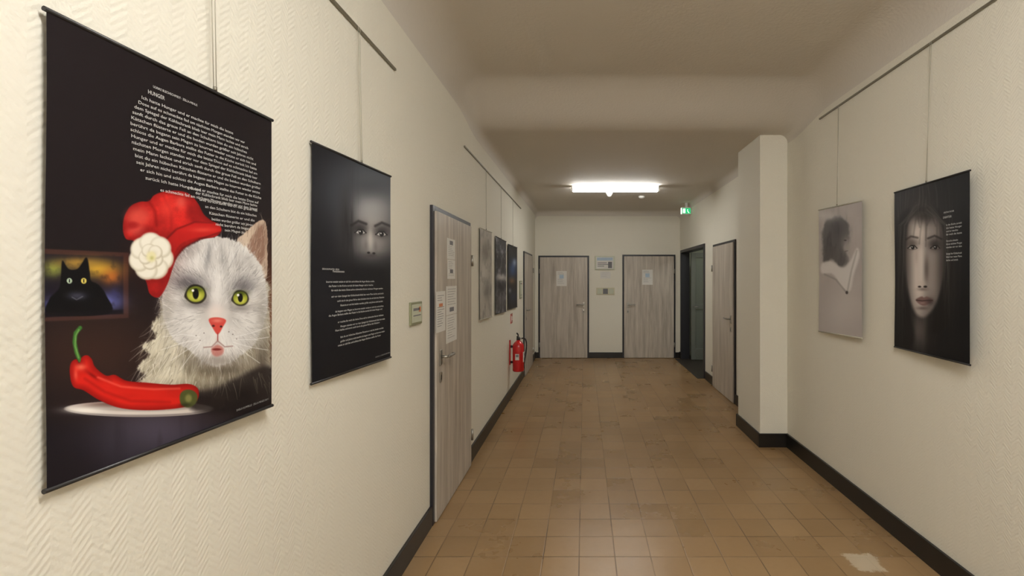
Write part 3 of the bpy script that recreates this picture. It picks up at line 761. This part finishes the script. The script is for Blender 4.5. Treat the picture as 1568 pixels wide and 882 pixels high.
def text_pts(body):
    cu=bpy.data.curves.new('t','FONT'); cu.body=body; cu.size=1.0; cu.resolution_u=2
    ob=bpy.data.objects.new('t',cu); scene.collection.objects.link(ob)
    bpy.context.view_layer.update()
    dg=bpy.context.evaluated_depsgraph_get()
    me=bpy.data.meshes.new_from_object(ob.evaluated_get(dg))
    vs=np.array([v.co[:] for v in me.vertices]).reshape(-1,3); fs=[tuple(p.vertices) for p in me.polygons]
    bpy.data.objects.remove(ob); bpy.data.curves.remove(cu); bpy.data.meshes.remove(me)
    return vs,fs
WORDS="Ich hatte Hunger und er machte für mich die letzte Dose auf es schmeckte fad am nächsten Morgen standen wir vor dem Spiegel der Kühlschrank blieb leer mein Mann lachte und strich sanft durch das graue Fell an den Schultern bist du ein hübsches Kätzchen flüsterte er und die beiden wurden größer seit Jahren nicht berührt da begann sein Magen zu knurren wieder setzte er sich hin und schloss die Augen Barbara stellte das Futter in die Küche zurück".split()
wi=0
def filler(n):
    global wi
    s=''
    while len(s)<n: s+=WORDS[wi%len(WORDS)]+' '; wi+=1
    return s.strip()
def add_text(P,lines,mat,name='printed_text',off=0.0035):
    AV=[];AF=[];n=0
    for (px0,px1,py,size,body) in lines:
        a=P.W(px0,py,off); e=P.W(px1,py,off); w=float(np.linalg.norm((e-a)[:2]))
        if body is None: body=filler(w/(size*0.50))
        vs,fs=text_pts(body)
        if not len(vs): continue
        wx=vs[:,0].max()
        pts=a[None,:]+P.dir[None,:]*(vs[:,0:1]/wx*w)+np.array((0,0,1.))[None,:]*(vs[:,1:2]*size)
        AV.append(pts); AF+= [tuple(i+n for i in f) for f in fs]; n+=len(vs)
    V=np.concatenate(AV); me=bpy.data.meshes.new(name); me.from_pydata(V.tolist(),[],AF); me.materials.append(mat)
    o=bpy.data.objects.new(name,me); scene.collection.objects.link(o); P.child(o)
    return o

p1=Poster('hanging_poster',(70,14,752,-0.957),(416,184,621,-0.935),(26,20,23),paint_cat,520,820,cord=0.64,cordtop=ZRL)
L=[(232,300,134,0.0075,'ULRIKE BLECHSCHMIDT · ZELLA-MEHLIS'),(224,250,143,0.0125,'HUNGER')]
xl=[214,209,203,200,198,197,197,198,199,201,204,206,212,220,243]
xr=[355,373,378,376,386,390,391,392,392,397,397,396,398,394,392]
for i in range(15):
    y0=151+9.3*i+(xl[i]-214)*0.40
    L.append((xl[i],xr[i],y0,0.0100,None))
L.append((290,306,290,0.0100,'Barbara.'))
for a,c,y in ((297,392,297),(303,392,307),(312,391,318),(318,388,328),(322,385,337),(328,382,345),(342,372,354)): L.append((a,c,y,0.0100,None))
add_text(p1,L,M_text)
add_text(p1,[(360,409,630,0.0075,'SHEILA KUMPELLE · ZELLA-MEHLIS 2019')],M_texd)

p2=Poster('hanging_poster',(477,217,588,-0.96),(598,270,547,-0.93),(22,22,28),paint_eyes,260,440,cord=0.56,cordtop=ZRL)
L=[(492,518,413,0.009,'SARAH BAUMGARTEN · BERLIN'),(508,526,417,0.013,'Mondscheinsonate')]
rows=[(498,572),(502,570),(506,585),None,(506,586),(515,587),(520,585),None,(512,586),(502,584),None,(516,586),(520,588),(512,580),None,(520,586),(520,588),(516,582)]
yy=433
for r in rows:
    if r: L.append((r[0],r[1],yy,0.0108,None)); yy+=6.6
    else: yy+=3.0
add_text(p2,L,M_text)
add_text(p2,[(574,596,548,0.008,'FOTO: S. BAUMGARTEN')],M_texd)

Poster('hanging_poster',(735,349,490,-0.955),(753,356,485,-0.95),(188,183,174),paint_pale,50,150,rod=M_cord,cord=0.5,cordtop=ZRL)
Poster('hanging_poster',(759,362,481,-0.955),(775,370,477,-0.95),(58,56,60),paint_street,50,150,cord=0.5,cordtop=ZRL)
Poster('hanging_poster',(778,374,474,-0.955),(792,379,470,-0.95),(18,19,26),paint_blue,50,150,cord=0.5,cordtop=ZRL)
p6=Poster('hanging_poster',(1254,322,507,1.85),(1320,307,518,1.845),(182,174,172),paint_head,130,330,rod=M_cord,cord=0.46,cordtop=ZRR)
p7=Poster('hanging_poster',(1370,295,531,1.855),(1485,261,559,1.815),(17,17,20),paint_face,260,520,cord=0.48,cordtop=ZRR)
L=[(1446,1462,327,0.011,'KRISTINA FISCHER'),(1445,1458,335,0.015,'SCHNEEWITTCHEN')]
for i in range(13):
    if i in (0,5,9): continue
    L.append((1450,1474 if i%3 else 1468,341+i*4.9,0.013,None))
add_text(p7,L,M_text)

# ---------------------------------------------------------------- world, camera
w=bpy.data.worlds.new('World'); scene.world=w; w.use_nodes=True
w.node_tree.nodes['Background'].inputs[0].default_value=(0.5,0.5,0.5,1); w.node_tree.nodes['Background'].inputs[1].default_value=0.1
M_hallfill=simple('hall_fill_glow',(1.0,1.0,0.95,1),0.4,var=0,emit=45)
b=B('side_hall_fill_light'); b.box(2.9,3.5,7.3,7.4,2.64,2.70,M_hallfill,0.01); b.done()  # unseen glowing box, added to brighten the side hall
cam=bpy.data.cameras.new('Camera'); co=bpy.data.objects.new('Camera',cam); scene.collection.objects.link(co)
co.location=(0,0,H); co.rotation_euler=(math.radians(90),0,0)
cam.sensor_width=36; cam.lens=36*F/1568; cam.shift_x=-(VX-784)/1568; cam.shift_y=-(441-VY)/1568
cam.clip_start=0.02
scene.camera=co
